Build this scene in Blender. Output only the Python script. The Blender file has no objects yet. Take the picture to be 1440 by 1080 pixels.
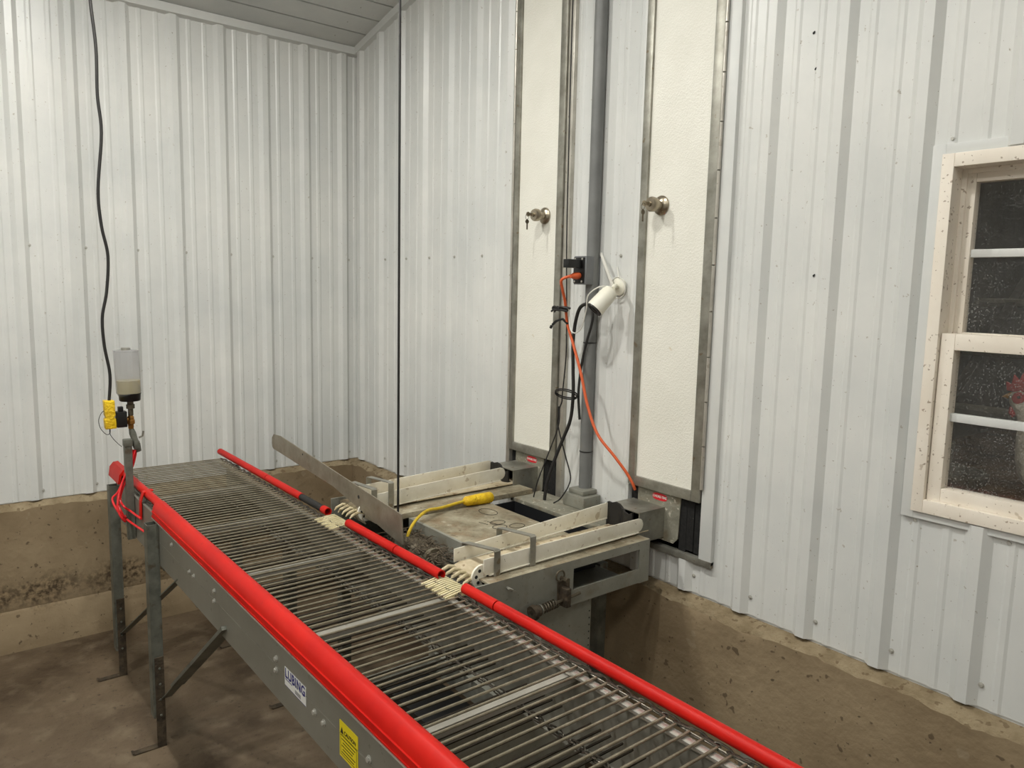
import bpy, bmesh, math, random
from mathutils import Vector, Matrix
random.seed(7)
sc = bpy.context.scene
C = sc.collection
PI = math.pi

# ------------------------------------------------------------------ camera
cam_d = bpy.data.cameras.new('camera'); cam = bpy.data.objects.new('camera', cam_d); C.objects.link(cam)
cam_d.sensor_width = 36.0; cam_d.lens = 1057.87 / 1440 * 36.0; cam_d.clip_start = 0.02
_r = Vector((0.6232652, 0.7816816, 0.0226795)); _u = Vector((-0.1111574, 0.0598486, 0.9919991)); _f = Vector((-0.7740701, 0.6207995, -0.1241913))
cam.matrix_world = Matrix(((_r.x, _u.x, -_f.x, 4.13118), (_r.y, _u.y, -_f.y, -2.10787), (_r.z, _u.z, -_f.z, 1.75853), (0, 0, 0, 1)))
sc.camera = cam
# ------------------------------------------------------------------ world, view
w = bpy.data.worlds.new('world'); sc.world = w; w.use_nodes = True
w.node_tree.nodes['Background'].inputs[0].default_value = (0.5, 0.55, 0.6, 1)
w.node_tree.nodes['Background'].inputs[1].default_value = 0.05
sc.view_settings.view_transform = 'Standard'; sc.view_settings.look = 'None'
sc.view_settings.exposure = -0.08; sc.view_settings.gamma = 1.0; sc.view_settings.use_curve_mapping = False
LAMP_STRENGTH = 950.0

# ------------------------------------------------------------------ materials
def lin(c):
    return tuple(((v / 255) / 12.92 if v / 255 <= .04045 else ((v / 255 + .055) / 1.055) ** 2.4) for v in c) + (1,)
MATS = {}
def mat(name, c1, c2=None, scale=6.0, rough=.5, metal=0.0, bump=0.0, bscale=80.0, speck=None, stretch=None,
        lo=.35, hi=.65, rvar=0.0, spec=.5, emit=None, alpha=None):
    """c1,c2 sRGB 0-255 mixed by noise; speck=(colour, scale, threshold) small marks."""
    m = bpy.data.materials.new(name); m.use_nodes = True; nt = m.node_tree; N = nt.nodes; K = nt.links
    b = N['Principled BSDF']; b.inputs['Roughness'].default_value = rough; b.inputs['Metallic'].default_value = metal
    b.inputs['Specular IOR Level'].default_value = spec
    tc = N.new('ShaderNodeTexCoord'); vec = tc.outputs['Object']
    if stretch:
        mp = N.new('ShaderNodeMapping'); mp.inputs['Scale'].default_value = stretch; K.new(vec, mp.inputs[0]); svec = mp.outputs[0]
    else: svec = vec
    col = None
    if c2 is not None:
        n = N.new('ShaderNodeTexNoise'); n.inputs['Scale'].default_value = scale; n.inputs['Detail'].default_value = 6; n.inputs['Roughness'].default_value = .62
        K.new(svec, n.inputs['Vector'])
        r = N.new('ShaderNodeValToRGB'); r.color_ramp.elements[0].position = lo; r.color_ramp.elements[1].position = hi
        r.color_ramp.elements[0].color = lin(c1); r.color_ramp.elements[1].color = lin(c2)
        K.new(n.outputs[0], r.inputs[0]); col = r.outputs[0]
        if rvar:
            mr = N.new('ShaderNodeMapRange'); mr.inputs[3].default_value = rough - rvar; mr.inputs[4].default_value = rough + rvar
            K.new(n.outputs[0], mr.inputs[0]); K.new(mr.outputs[0], b.inputs['Roughness'])
    for sp in (speck or []):
        v = N.new('ShaderNodeTexNoise'); v.inputs['Scale'].default_value = sp[1]; v.inputs['Detail'].default_value = 2 if len(sp) < 5 else 6
        K.new(vec, v.inputs['Vector'])
        mr = N.new('ShaderNodeMapRange'); mr.inputs[1].default_value = sp[2]; mr.inputs[2].default_value = sp[2] + (sp[4] if len(sp) > 4 else .03)
        mr.inputs[4].default_value = sp[3] if len(sp) > 3 else .8
        K.new(v.outputs[0], mr.inputs[0])
        mx = N.new('ShaderNodeMixRGB'); mx.inputs[2].default_value = lin(sp[0])
        if col is not None: K.new(col, mx.inputs[1])
        else: mx.inputs[1].default_value = lin(c1)
        K.new(mr.outputs[0], mx.inputs[0]); col = mx.outputs[0]
    if col is not None: K.new(col, b.inputs['Base Color'])
    else: b.inputs['Base Color'].default_value = lin(c1)
    if bump:
        bn = N.new('ShaderNodeTexNoise'); bn.inputs['Scale'].default_value = bscale; bn.inputs['Detail'].default_value = 5; K.new(vec, bn.inputs['Vector'])
        bp = N.new('ShaderNodeBump'); bp.inputs['Strength'].default_value = bump; bp.inputs['Distance'].default_value = .01
        K.new(bn.outputs[0], bp.inputs['Height']); K.new(bp.outputs[0], b.inputs['Normal'])
    if emit:
        b.inputs['Emission Color'].default_value = emit[0] + (1,); b.inputs['Emission Strength'].default_value = emit[1]
    MATS[name] = m
    return m
mat('cladding', (205, 207, 205), (222, 222, 218), 1.6, rough=.34, speck=[((150, 138, 118), 70, .715, .5), ((110, 96, 74), 140, .74, .6)], bump=.03, bscale=3)
mat('ceiling_metal', (196, 199, 198), (212, 213, 210), 2, rough=.4, speck=[((120, 112, 100), 30, .74, .5)])
mat('dark_gap', (30, 30, 30), rough=.9)
mat('trim_metal', (206, 208, 206), (220, 220, 216), 3, rough=.4)
mat('concrete', (122, 104, 78), (154, 136, 108), 2.2, rough=.85, bump=.5, bscale=26, speck=[((72, 56, 38), 26, .68, .7), ((52, 40, 26), 60, .70, .7), ((164, 150, 126), 14, .70, .3)], lo=.3, hi=.7)
mat('concrete_rough', (92, 74, 52), (138, 118, 90), 7, rough=.92, bump=1.0, bscale=40, speck=[((60, 46, 30), 45, .60, .7)], lo=.3, hi=.7)
mat('floor_concrete', (66, 52, 37), (112, 96, 76), 1.7, rough=.62, bump=.35, bscale=30, speck=[((50, 35, 20), 2.6, .50, .75, .2), ((132, 118, 98), 8, .52, .5, .2), ((92, 78, 58), 24, .52, .5, .14), ((46, 34, 22), 34, .62, .6, .1), ((46, 34, 24), 90, .68, .6), ((196, 188, 174), 15, .735, .85, .012)], lo=.25, hi=.75, rvar=.12)
mat('ledge_dirt', (122, 106, 80), (152, 137, 110), 14, rough=.95, bump=.8, bscale=60, speck=[((90, 70, 46), 40, .62, .6)])
mat('screw_steel', (184, 182, 174), rough=.4, metal=.35)
mat('red_plastic', (180, 17, 11), (196, 27, 16), 7, rough=.45, spec=.22, speck=[((130, 34, 24), 38, .68, .4, .1)])
mat('red_hose', (215, 35, 40), rough=.3)
mat('grey_paint', (122, 120, 110), (136, 134, 124), 3, rough=.45, metal=.25, speck=[((96, 92, 82), 40, .70, .5)])
mat('machine_grey', (128, 128, 118), (146, 145, 134), 6, rough=.55, metal=.2, speck=[((104, 86, 60), 16, .56, .5, .2), ((80, 64, 44), 70, .64, .6, .08)])
mat('galvanised', (132, 130, 120), (168, 166, 156), 12, rough=.42, metal=.65, speck=[((120, 100, 72), 30, .68, .6)])
mat('galvanised_bright', (176, 172, 162), (204, 200, 190), 10, rough=.36, metal=.6, speck=[((140, 128, 108), 40, .68, .5)])
mat('galvanised_dirty', (122, 120, 106), (160, 157, 142), 9, rough=.65, metal=.3, bump=.3, speck=[((110, 92, 64), 18, .54, .6, .15), ((214, 208, 192), 55, .62, .7, .05)])
mat('rust_plate', (118, 108, 86), (172, 164, 142), 9, rough=.75, metal=.15, bump=.4, speck=[((126, 96, 62), 11, .50, .55, .2), ((78, 62, 42), 55, .62, .6, .08), ((196, 190, 172), 26, .62, .5, .1)])
mat('rusty_dark', (56, 48, 38), (88, 76, 60), 30, rough=.8, metal=.3, bump=.5)
mat('leg_steel', (92, 94, 86), (124, 125, 115), 14, rough=.5, metal=.45, speck=[((84, 66, 44), 24, .60, .6, .1)])
mat('blade_steel', (128, 121, 106), (152, 146, 130), 14, rough=.45, metal=.45, speck=[((112, 94, 66), 20, .58, .5, .15)])
mat('steel_rod', (134, 126, 107), (170, 162, 142), 20, rough=.38, metal=.75)
mat('dark_rod', (74, 68, 56), (110, 100, 84), 20, rough=.5, metal=.6)
mat('shaded_rod_steel', (40, 35, 28), (62, 55, 44), 20, rough=.55, metal=.5)  # rod steel darkened: the shade below the upper strand put into its colour
mat('chain_steel', (70, 66, 58), (120, 114, 104), 60, rough=.35, metal=.85)
mat('bright_rail', (200, 198, 190), rough=.25, metal=.7)
mat('black_rubber', (24, 23, 22), (34, 32, 30), 20, rough=.6)
mat('black_plastic', (16, 16, 17), rough=.4)
mat('black_curtain', (12, 12, 12), (30, 29, 27), 90, rough=.9, speck=[((140, 134, 124), 60, .74, .5)])
mat('dark_inside', (16, 18, 22), rough=.6)
mat('white_guard', (214, 208, 190), (232, 228, 214), 9, rough=.5, speck=[((150, 128, 92), 26, .66, .5), ((120, 100, 70), 80, .70, .6)])
mat('cream_plastic', (196, 184, 142), (218, 208, 172), 16, rough=.55, speck=[((150, 126, 80), 30, .64, .5)])
mat('dirty_cream', (176, 162, 126), (206, 194, 162), 22, rough=.7, speck=[((110, 90, 60), 40, .56, .7, .12)])
mat('belt_fabric', (170, 154, 124), (206, 194, 168), 12, rough=.9, speck=[((110, 84, 54), 24, .6, .7)])
mat('frp_white', (226, 224, 213), (236, 234, 224), 3, rough=.42, bump=.25, bscale=160, speck=[((196, 178, 140), 22, .76, .4), ((110, 100, 84), 60, .785, .6)])
mat('knob_metal', (150, 140, 122), (176, 166, 148), 10, rough=.28, metal=.9)
mat('pvc_grey', (106, 107, 106), (122, 123, 121), 5, rough=.5)
mat('box_grey', (112, 114, 116), (124, 126, 128), 8, rough=.5, metal=.2)
mat('window_vinyl', (232, 222, 207), (242, 234, 221), 5, rough=.5, speck=[((140, 118, 92), 85, .66, .7), ((170, 150, 122), 30, .72, .5)])
mat('camera_white', (226, 224, 212), (236, 232, 214), 10, rough=.4)
mat('orange_cord', (214, 96, 52), rough=.45)
mat('white_cable', (222, 220, 212), rough=.45)
mat('yellow_cord', (214, 182, 40), (190, 160, 40), 60, rough=.5)
mat('yellow_plug', (236, 200, 24), (214, 170, 20), 40, rough=.5, bump=.6, bscale=120, speck=[((150, 120, 30), 70, .66, .5)])
mat('brass', (180, 130, 70), rough=.3, metal=.9)
mat('sticker_white', (222, 222, 218), rough=.4)
mat('sticker_yellow', (226, 206, 26), rough=.45)
mat('sticker_red', (206, 30, 44), rough=.4)
mat('ink_blue', (24, 24, 110), rough=.5)
mat('ink_black', (20, 20, 18), rough=.6)
mat('ink_grey', (150, 150, 150), rough=.6)
mat('ink_white', (240, 240, 236), rough=.5)
mat('mark_black', (60, 54, 42), rough=.9)
mat('oil', (190, 178, 128), rough=.2)
mat('hen_white', (226, 220, 204), (206, 198, 178), 30, rough=.9, bump=.8, bscale=60)
mat('hen_red', (176, 40, 40), rough=.6)
mat('hen_yellow', (200, 150, 60), rough=.6)
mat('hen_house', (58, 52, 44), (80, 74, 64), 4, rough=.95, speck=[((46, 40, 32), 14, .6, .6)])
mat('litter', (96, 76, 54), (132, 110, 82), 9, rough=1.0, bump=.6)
mat('feather', (120, 108, 90), (70, 62, 52), 40, rough=.95)
mat('lamp_glow', (255, 255, 250), rough=.5, emit=((.985, .97, .91), LAMP_STRENGTH))
mat('lamp_base', (220, 220, 215), rough=.5)

def banded():
    m = MATS['concrete'].copy(); m.name = 'concrete_banded'; nt = m.node_tree; N = nt.nodes; K = nt.links; b = N['Principled BSDF']
    old = b.inputs['Base Color'].links[0].from_socket
    tc = N.new('ShaderNodeTexCoord'); sx = N.new('ShaderNodeSeparateXYZ'); K.new(tc.outputs['Object'], sx.inputs[0])
    n = N.new('ShaderNodeTexNoise'); n.inputs['Scale'].default_value = 7; n.inputs['Detail'].default_value = 6; K.new(tc.outputs['Object'], n.inputs['Vector'])
    f = N.new('ShaderNodeTexNoise'); f.inputs['Scale'].default_value = 55; f.inputs['Detail'].default_value = 5; K.new(tc.outputs['Object'], f.inputs['Vector'])
    d = N.new('ShaderNodeMath'); d.operation = 'SUBTRACT'; d.inputs[1].default_value = .285; K.new(sx.outputs[2], d.inputs[0])
    ab = N.new('ShaderNodeMath'); ab.operation = 'ABSOLUTE'; K.new(d.outputs[0], ab.inputs[0])
    r1 = N.new('ShaderNodeMapRange'); r1.inputs[1].default_value = .02; r1.inputs[2].default_value = .13; r1.inputs[3].default_value = .62; r1.inputs[4].default_value = 0; K.new(ab.outputs[0], r1.inputs[0])
    ad = N.new('ShaderNodeMath'); ad.operation = 'ADD'; K.new(r1.outputs[0], ad.inputs[0]); K.new(n.outputs[0], ad.inputs[1])
    r2 = N.new('ShaderNodeMapRange'); r2.inputs[1].default_value = .72; r2.inputs[2].default_value = 1.12; r2.inputs[4].default_value = .9; K.new(ad.outputs[0], r2.inputs[0])
    cr = N.new('ShaderNodeValToRGB'); cr.color_ramp.elements[0].position = .38; cr.color_ramp.elements[1].position = .62; cr.color_ramp.elements[0].color = lin((62, 48, 32)); cr.color_ramp.elements[1].color = lin((150, 130, 100)); K.new(f.outputs[0], cr.inputs[0])
    mx = N.new('ShaderNodeMixRGB'); K.new(r2.outputs[0], mx.inputs[0]); K.new(old, mx.inputs[1]); K.new(cr.outputs[0], mx.inputs[2]); K.new(mx.outputs[0], b.inputs['Base Color'])
    MATS['concrete_banded'] = m
banded()
def glass(name, dirt, tint=(1, 1, 1), spec=.10):
    m = bpy.data.materials.new(name); m.use_nodes = True; nt = m.node_tree; N = nt.nodes; K = nt.links
    N.remove(N['Principled BSDF']); out = N['Material Output']
    tr = N.new('ShaderNodeBsdfTransparent'); tr.inputs[0].default_value = tint + (1,)
    gl = N.new('ShaderNodeBsdfGlossy'); gl.inputs['Roughness'].default_value = .05
    m1 = N.new('ShaderNodeMixShader'); m1.inputs[0].default_value = .05; K.new(tr.outputs[0], m1.inputs[1]); K.new(gl.outputs[0], m1.inputs[2])
    df = N.new('ShaderNodeBsdfDiffuse'); df.inputs[0].default_value = (.45, .44, .42, 1)
    tc = N.new('ShaderNodeTexCoord')
    n = N.new('ShaderNodeTexVoronoi'); n.inputs['Scale'].default_value = 150; K.new(tc.outputs['Object'], n.inputs['Vector'])
    n2 = N.new('ShaderNodeTexNoise'); n2.inputs['Scale'].default_value = 7; n2.inputs['Detail'].default_value = 4; K.new(tc.outputs['Object'], n2.inputs['Vector'])
    mr = N.new('ShaderNodeMapRange'); mr.inputs[1].default_value = .12; mr.inputs[2].default_value = .30; mr.inputs[3].default_value = min(1, dirt * 1.9); mr.inputs[4].default_value = dirt * .12
    K.new(n.outputs[0], mr.inputs[0])
    mu = N.new('ShaderNodeMath'); mu.operation = 'MULTIPLY'; K.new(mr.outputs[0], mu.inputs[0])
    mr2 = N.new('ShaderNodeMapRange'); mr2.inputs[1].default_value = .35; mr2.inputs[2].default_value = .65; mr2.inputs[3].default_value = .25; mr2.inputs[4].default_value = 1.4
    K.new(n2.outputs[0], mr2.inputs[0]); K.new(mr2.outputs[0], mu.inputs[1])
    m2 = N.new('ShaderNodeMixShader'); K.new(mu.outputs[0], m2.inputs[0]); K.new(m1.outputs[0], m2.inputs[1]); K.new(df.outputs[0], m2.inputs[2])
    K.new(m2.outputs[0], out.inputs[0]); MATS[name] = m
glass('window_glass', .22)
m = bpy.data.materials.new('bottle_plastic'); m.use_nodes = True; nt = m.node_tree; N = nt.nodes; K = nt.links; N.remove(N['Principled BSDF'])
_t = N.new('ShaderNodeBsdfTransparent'); _d = N.new('ShaderNodeBsdfDiffuse'); _d.inputs[0].default_value = (.55, .55, .56, 1); _l = N.new('ShaderNodeBsdfTranslucent'); _l.inputs[0].default_value = (.60, .60, .60, 1)
_a = N.new('ShaderNodeMixShader'); _b = N.new('ShaderNodeMixShader'); _a.inputs[0].default_value = .5; _b.inputs[0].default_value = .30
K.new(_d.outputs[0], _a.inputs[1]); K.new(_l.outputs[0], _a.inputs[2]); K.new(_t.outputs[0], _b.inputs[1]); K.new(_a.outputs[0], _b.inputs[2]); K.new(_b.outputs[0], N['Material Output'].inputs[0]); MATS['bottle_plastic'] = m

# ------------------------------------------------------------------ mesh helpers
class MB:
    def __init__(s): s.v = []; s.f = []
    def add(s, vs, fs):
        o = len(s.v); s.v += [tuple(v) for v in vs]; s.f += [tuple(i + o for i in f) for f in fs]; return s
    def box(s, x0, x1, y0, y1, z0, z1):
        return s.add([(x0, y0, z0), (x1, y0, z0), (x1, y1, z0), (x0, y1, z0), (x0, y0, z1), (x1, y0, z1), (x1, y1, z1), (x0, y1, z1)],
                     [(3, 2, 1, 0), (4, 5, 6, 7), (0, 1, 5, 4), (1, 2, 6, 5), (2, 3, 7, 6), (3, 0, 4, 7)])
    def prism(s, poly, axis, a, b):
        """poly of 2-D points (remaining axes in x,y,z order), extruded along axis from a to b."""
        n = len(poly)
        def P(q, t): return {'x': (t, q[0], q[1]), 'y': (q[0], t, q[1]), 'z': (q[0], q[1], t)}[axis]
        vs = [P(q, a) for q in poly] + [P(q, b) for q in poly]
        fs = [tuple(range(n - 1, -1, -1)), tuple(range(n, 2 * n))] + [(i, (i + 1) % n, n + (i + 1) % n, n + i) for i in range(n)]
        return s.add(vs, fs)
    def tube(s, pts, r, n=8, closed=False, caps=True):
        pts = [Vector(p) for p in pts]; m = len(pts); rs = r if isinstance(r, (list, tuple)) else [r] * m
        up = None; rings = []
        for i, p in enumerate(pts):
            if closed: t = pts[(i + 1) % m] - pts[i - 1]
            else: t = pts[min(i + 1, m - 1)] - pts[max(i - 1, 0)]
            t.normalize()
            if up is None:
                a = Vector((0, 0, 1)) if abs(t.z) < .9 else Vector((1, 0, 0)); up = (a - t * a.dot(t)).normalized()
            else:
                up = up - t * up.dot(t)
                up = up.normalized() if up.length > 1e-6 else t.orthogonal().normalized()
            sd = t.cross(up)
            rings.append([p + (up * math.cos(2 * PI * k / n) + sd * math.sin(2 * PI * k / n)) * rs[i] for k in range(n)])
        vs = [q for rg in rings for q in rg]; fs = []
        for i in range(m if closed else m - 1):
            j = (i + 1) % m
            for k in range(n): fs.append((i * n + k, i * n + (k + 1) % n, j * n + (k + 1) % n, j * n + k))
        if caps and not closed: fs += [tuple(range(n - 1, -1, -1)), tuple((m - 1) * n + k for k in range(n))]
        return s.add(vs, fs)
    def cyl(s, a, b, r, n=16): return s.tube([a, b], r, n)
    def lathe(s, base, axis, prof, n=20):
        """prof: list of (t along axis, radius)"""
        base = Vector(base); ax = Vector(axis).normalized(); e1 = ax.orthogonal().normalized(); e2 = ax.cross(e1); m = len(prof)
        vs = [base + ax * t + (e1 * math.cos(2 * PI * k / n) + e2 * math.sin(2 * PI * k / n)) * r for t, r in prof for k in range(n)]
        fs = [(i * n + k, i * n + (k + 1) % n, (i + 1) * n + (k + 1) % n, (i + 1) * n + k) for i in range(m - 1) for k in range(n)]
        fs += [tuple(range(n - 1, -1, -1)), tuple((m - 1) * n + k for k in range(n))]
        return s.add(vs, fs)
    def strap(s, pts, w, t, side):
        """flat bar along pts: width w along vector side, thickness t"""
        pts = [Vector(p) for p in pts]; side = Vector(side).normalized(); m = len(pts); vs = []
        for i, p in enumerate(pts):
            d = (pts[min(i + 1, m - 1)] - pts[max(i - 1, 0)]).normalized(); nn = d.cross(side).normalized()
            for a, b in ((-1, -1), (1, -1), (1, 1), (-1, 1)): vs.append(p + side * (w / 2 * a) + nn * (t / 2 * b))
        fs = [(3, 2, 1, 0), tuple(4 * (m - 1) + k for k in range(4))]
        for i in range(m - 1):
            for k in range(4): fs.append((4 * i + k, 4 * i + (k + 1) % 4, 4 * i + 4 + (k + 1) % 4, 4 * i + 4 + k))
        return s.add(vs, fs)
    def mesh(s, name, off=(0, 0, 0), smooth=False, bevel=0):
        me = bpy.data.meshes.new(name); o = Vector(off)
        me.from_pydata([tuple(Vector(v) - o) for v in s.v], [], s.f)
        bm = bmesh.new(); bm.from_mesh(me); bmesh.ops.recalc_face_normals(bm, faces=bm.faces)
        if bevel: bmesh.ops.bevel(bm, geom=[e for e in bm.edges if e.calc_face_angle(0) > .6], offset=bevel, segments=2, affect='EDGES', profile=.6)
        bm.to_mesh(me); bm.free()
        if smooth:
            for p in me.polygons: p.use_smooth = True
            me.set_sharp_from_angle(angle=.7)
        me.update(); return me
WORLD = {}
def wloc(o):
    v = Vector((0, 0, 0))
    while o is not None: v = v + o.location; o = o.parent
    return v
def put(name, mb, m, parent=None, smooth=True, bevel=0, loc=None):
    """link ONE mesh object built in room coordinates; loc = its origin when top-level"""
    off = wloc(parent) if parent is not None else Vector(loc or (0, 0, 0))
    me = mb.mesh(name, off, smooth, bevel); me.materials.append(MATS[m])
    o = bpy.data.objects.new(name, me); C.objects.link(o)
    if parent is not None: o.parent = parent
    else: o.location = off
    return o
def inst(name, me, parent, loc, rot=None):
    o = bpy.data.objects.new(name, me); C.objects.link(o); o.parent = parent; o.location = Vector(loc) - wloc(parent)
    if rot: o.rotation_euler = rot
    return o
def local(mb, name, m, smooth=True, bevel=0):
    me = mb.mesh(name, (0, 0, 0), smooth, bevel); me.materials.append(MATS[m]); return me
def thing(name, loc, label, cat, group=None, kind=None):
    o = bpy.data.objects.new(name, None); C.objects.link(o); o.location = loc; o.empty_display_size = .1
    return tag(o, label, cat, group, kind)
def tag(o, label=None, cat=None, group=None, kind=None):
    if label: o['label'] = label
    if cat: o['category'] = cat
    if group: o['group'] = group
    if kind: o['kind'] = kind
    return o
def text_mesh(txt, size, m, mat3, name, parent, bold=0.0, sx=1.0):
    """flat lettering; mat3 = (origin, right vector, up vector) in room coordinates"""
    cu = bpy.data.curves.new(name, 'FONT'); cu.body = txt; cu.size = size; cu.align_x = 'CENTER'; cu.align_y = 'CENTER'; cu.offset = bold; cu.space_character = 1.12 if bold > .0004 else 1.0; cu.extrude = .0002
    to = bpy.data.objects.new(name, cu); C.objects.link(to)
    dg = bpy.context.evaluated_depsgraph_get(); me = bpy.data.meshes.new_from_object(to.evaluated_get(dg))
    bpy.data.objects.remove(to); bpy.data.curves.remove(cu)
    o0, rx, uy = [Vector(q) for q in mat3]; rx = rx.normalized(); uy = uy.normalized(); nz = rx.cross(uy); off = wloc(parent)
    for v in me.vertices: v.co = o0 + rx * (v.co.x * sx) + uy * v.co.y + nz * v.co.z - off
    me.materials.clear(); me.materials.append(MATS[m])
    o = bpy.data.objects.new(name, me); C.objects.link(o); o.parent = parent
    return o
def smoothpath(pts, k=6):
    P = [Vector(p) for p in pts]; out = []
    for i in range(len(P) - 1):
        a, b, c, d = P[max(i - 1, 0)], P[i], P[i + 1], P[min(i + 2, len(P) - 1)]
        for j in range(k):
            t = j / k
            out.append(.5 * ((2 * b) + (c - a) * t + (2 * a - 5 * b + 4 * c - d) * t * t + (3 * b - a - 3 * c + d) * t ** 3))
    out.append(P[-1]); return out

# ------------------------------------------------------------------ setting
ZP = .716                                   # bottom of the metal cladding
XE, YE = 7.0, -6.0                          # far ends of the room
def ceil_z(x): return 3.108 + .215 * x
tag(put('floor', MB().box(-.15, XE, YE, .15, -.12, 0), 'floor_concrete', smooth=False), 'brown stained concrete floor', 'floor', kind='structure')

PITCH = .2286
def rib_h(s, phase):
    d = (s - phase) % PITCH; d = min(d, PITCH - d)
    return d
def breaks(s0, s1, phase):
    pts = {s0, s1}
    k0 = int((s0 - phase) / PITCH) - 2
    for k in range(k0, k0 + int((s1 - s0) / PITCH) + 5):
        c = phase + k * PITCH
        for d in (-.034, -.014, .014, .034): pts.add(c + d)
        for mc in (c + PITCH / 3, c + 2 * PITCH / 3):
            for d in (-.013, -.006, .006, .013): pts.add(mc + d)
    return sorted(q for q in pts if s0 <= q <= s1)
def prof(s, phase):
    d = (s - phase) % PITCH; dd = min(d, PITCH - d)
    if dd <= .034: return .019 * min(1, (.034 - dd) / .020)
    for mc in (PITCH / 3, 2 * PITCH / 3):
        e = abs(d - mc)
        if e <= .013: return .0035 * min(1, (.013 - e) / .007)
    return 0.0
def clad(parent, wall, s0, s1, z0, z1, phase):
    bs = breaks(s0, s1, phase); mb = MB(); vs = []; n = len(bs)
    for s in bs:
        h = .004 + prof(s, phase); zt = z1(s) if callable(z1) else z1
        zb = z0
        if wall == 'r': vs += [(s, -h, zb), (s, -h, zt), (s, 0, zt), (s, 0, zb)]
        else: vs += [(h, s, zb), (h, s, zt), (0, s, zt), (0, s, zb)]
    fs = [(0, 1, 2, 3), tuple(4 * (n - 1) + k for k in (3, 2, 1, 0))]
    for i in range(n - 1):
        for k in range(4): fs.append((4 * i + k, 4 * i + (k + 1) % 4, 4 * i + 4 + (k + 1) % 4, 4 * i + 4 + k))
    return put('cladding_sheet', mb.add(vs, fs), 'cladding', parent, smooth=False)
# screws: one shared hex-washer head
smb = MB().lathe((0, 0, 0), (0, -1, 0), [(0, .0075), (.0015, .0075), (.002, .0045), (.006, .0042)], 8)
screw_r = local(smb, 'screw', 'screw_steel')
smb = MB().lathe((0, 0, 0), (1, 0, 0), [(0, .0075), (.0015, .0075), (.002, .0045), (.006, .0042)], 8)
screw_l = local(smb, 'screw', 'screw_steel')

# left wall
wl = tag(put('wall_left', MB().box(-.15, 0, YE, .15, 0, 3.3), 'trim_metal', smooth=False), 'white ribbed metal wall left of the room corner', 'wall', kind='structure')
PL = -1.692
y = 0.0
edges = [0, -.6, -1.5144, -2.4288, -3.3432, -4.2576, -5.172, -6.0]
for a, b in zip(edges[1:], edges[:-1]): clad(wl, 'l', a, b, ZP, 3.09, PL)
for k in range(-6, 8):
    yy = -1.658 + PITCH * k
    if yy < -.02:
        for z in (1.912, .757): inst('screw', screw_l, wl, (.004, yy, z))
# right wall with two door openings and a window
WX0, WX1, WZ0, WZ1 = 3.262, 4.13, 1.19, 2.13
DO = [(1.50, 1.87), (2.235, 2.632)]
core = MB()
core.box(0, DO[0][0], .0, .15, 0, 3.5).box(DO[0][1], DO[1][0], 0, .15, 0, 3.65).box(DO[1][1], WX0, 0, .15, 0, 3.75).box(WX0, WX1, 0, .15, 0, WZ0).box(WX0, WX1, 0, .15, WZ1, 3.9).box(WX1, XE, 0, .15, 0, 4.6)
for a, b in DO: core.box(a, b, 0, .15, 0, .85).box(a, b, 0, .15, 3.3, 3.6)
wr = tag(put('wall_right', core, 'trim_metal', smooth=False), 'white ribbed metal wall holding the two narrow doors and the window', 'wall', kind='structure')
top = lambda x: ceil_z(x) - .012
for a, b, z0, z1, ph in [(0.004, .75, ZP, top, .295), (.75, 1.498, ZP, top, .295), (1.87, 2.235, ZP, top, .230), (2.633, 3.262, ZP, top, .230),
                         (3.262, 4.13, ZP, 1.19, .230), (3.262, 4.13, 2.13, top, .230), (4.13, 5.04, ZP, top, .230), (5.04, 5.96, ZP, top, .230), (5.96, 7.0, ZP, top, .230),
                         (1.498, 1.87, ZP, .85, .295), (1.498, 1.87, 3.3, top, .295), (2.235, 2.633, ZP, .83, .230), (2.235, 2.633, 3.3, top, .230)]:
    clad(wr, 'r', a, b, z0, z1, ph)
for k in range(0, 6):
    inst('screw', screw_r, wr, (.295 + PITCH * k + .055, -.004, 1.912)); inst('screw', screw_r, wr, (.295 + PITCH * k + .055, -.004, .775))
for k in range(10, 19):
    xx = .230 + PITCH * k + .04
    if xx > 2.5: inst('screw', screw_r, wr, (xx, -.004, .775))
for x, z in [(3.28, 2.165), (3.275, 1.163), (2.145, 1.895), (3.45, 2.165), (3.5, 1.163)]: inst('screw', screw_r, wr, (x, -.005, z))
# the walls behind the camera
tag(put('wall_back', MB().box(XE, XE + .15, YE, .15, 0, 4.7), 'cladding', smooth=False), 'plain white wall behind the camera', 'wall', kind='structure')
tag(put('wall_near', MB().box(-.15, XE, YE - .15, YE, 0, 4.7), 'cladding', smooth=False), 'plain white wall opposite the doors', 'wall', kind='structure')
# ceiling: sloped slab with narrow boards under it
def slope_box(x0, x1, y0, y1, d0, d1):
    return MB().add([(x, yy, ceil_z(x) + d) for d in (d0, d1) for x, yy in ((x0, y0), (x1, y0), (x1, y1), (x0, y1))],
                    [(3, 2, 1, 0), (4, 5, 6, 7), (0, 1, 5, 4), (1, 2, 6, 5), (2, 3, 7, 6), (3, 0, 4, 7)])
ce = tag(put('ceiling', slope_box(-.15, XE, YE, .15, .03, .15), 'dark_gap', smooth=False), 'sloping grey metal ceiling of narrow grooved boards', 'ceiling', kind='structure')
bm0 = slope_box(0, .141, YE, 0, 0, .03)
bme = local(MB().add([(v[0], v[1], v[2] - 3.108) for v in bm0.v], bm0.f), 'ceiling_board', 'ceiling_metal', smooth=False)
x = .026 - .152
while x < XE - .1:
    inst('ceiling_board', bme, ce, (x, 0, ceil_z(x))); x += .152
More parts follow.
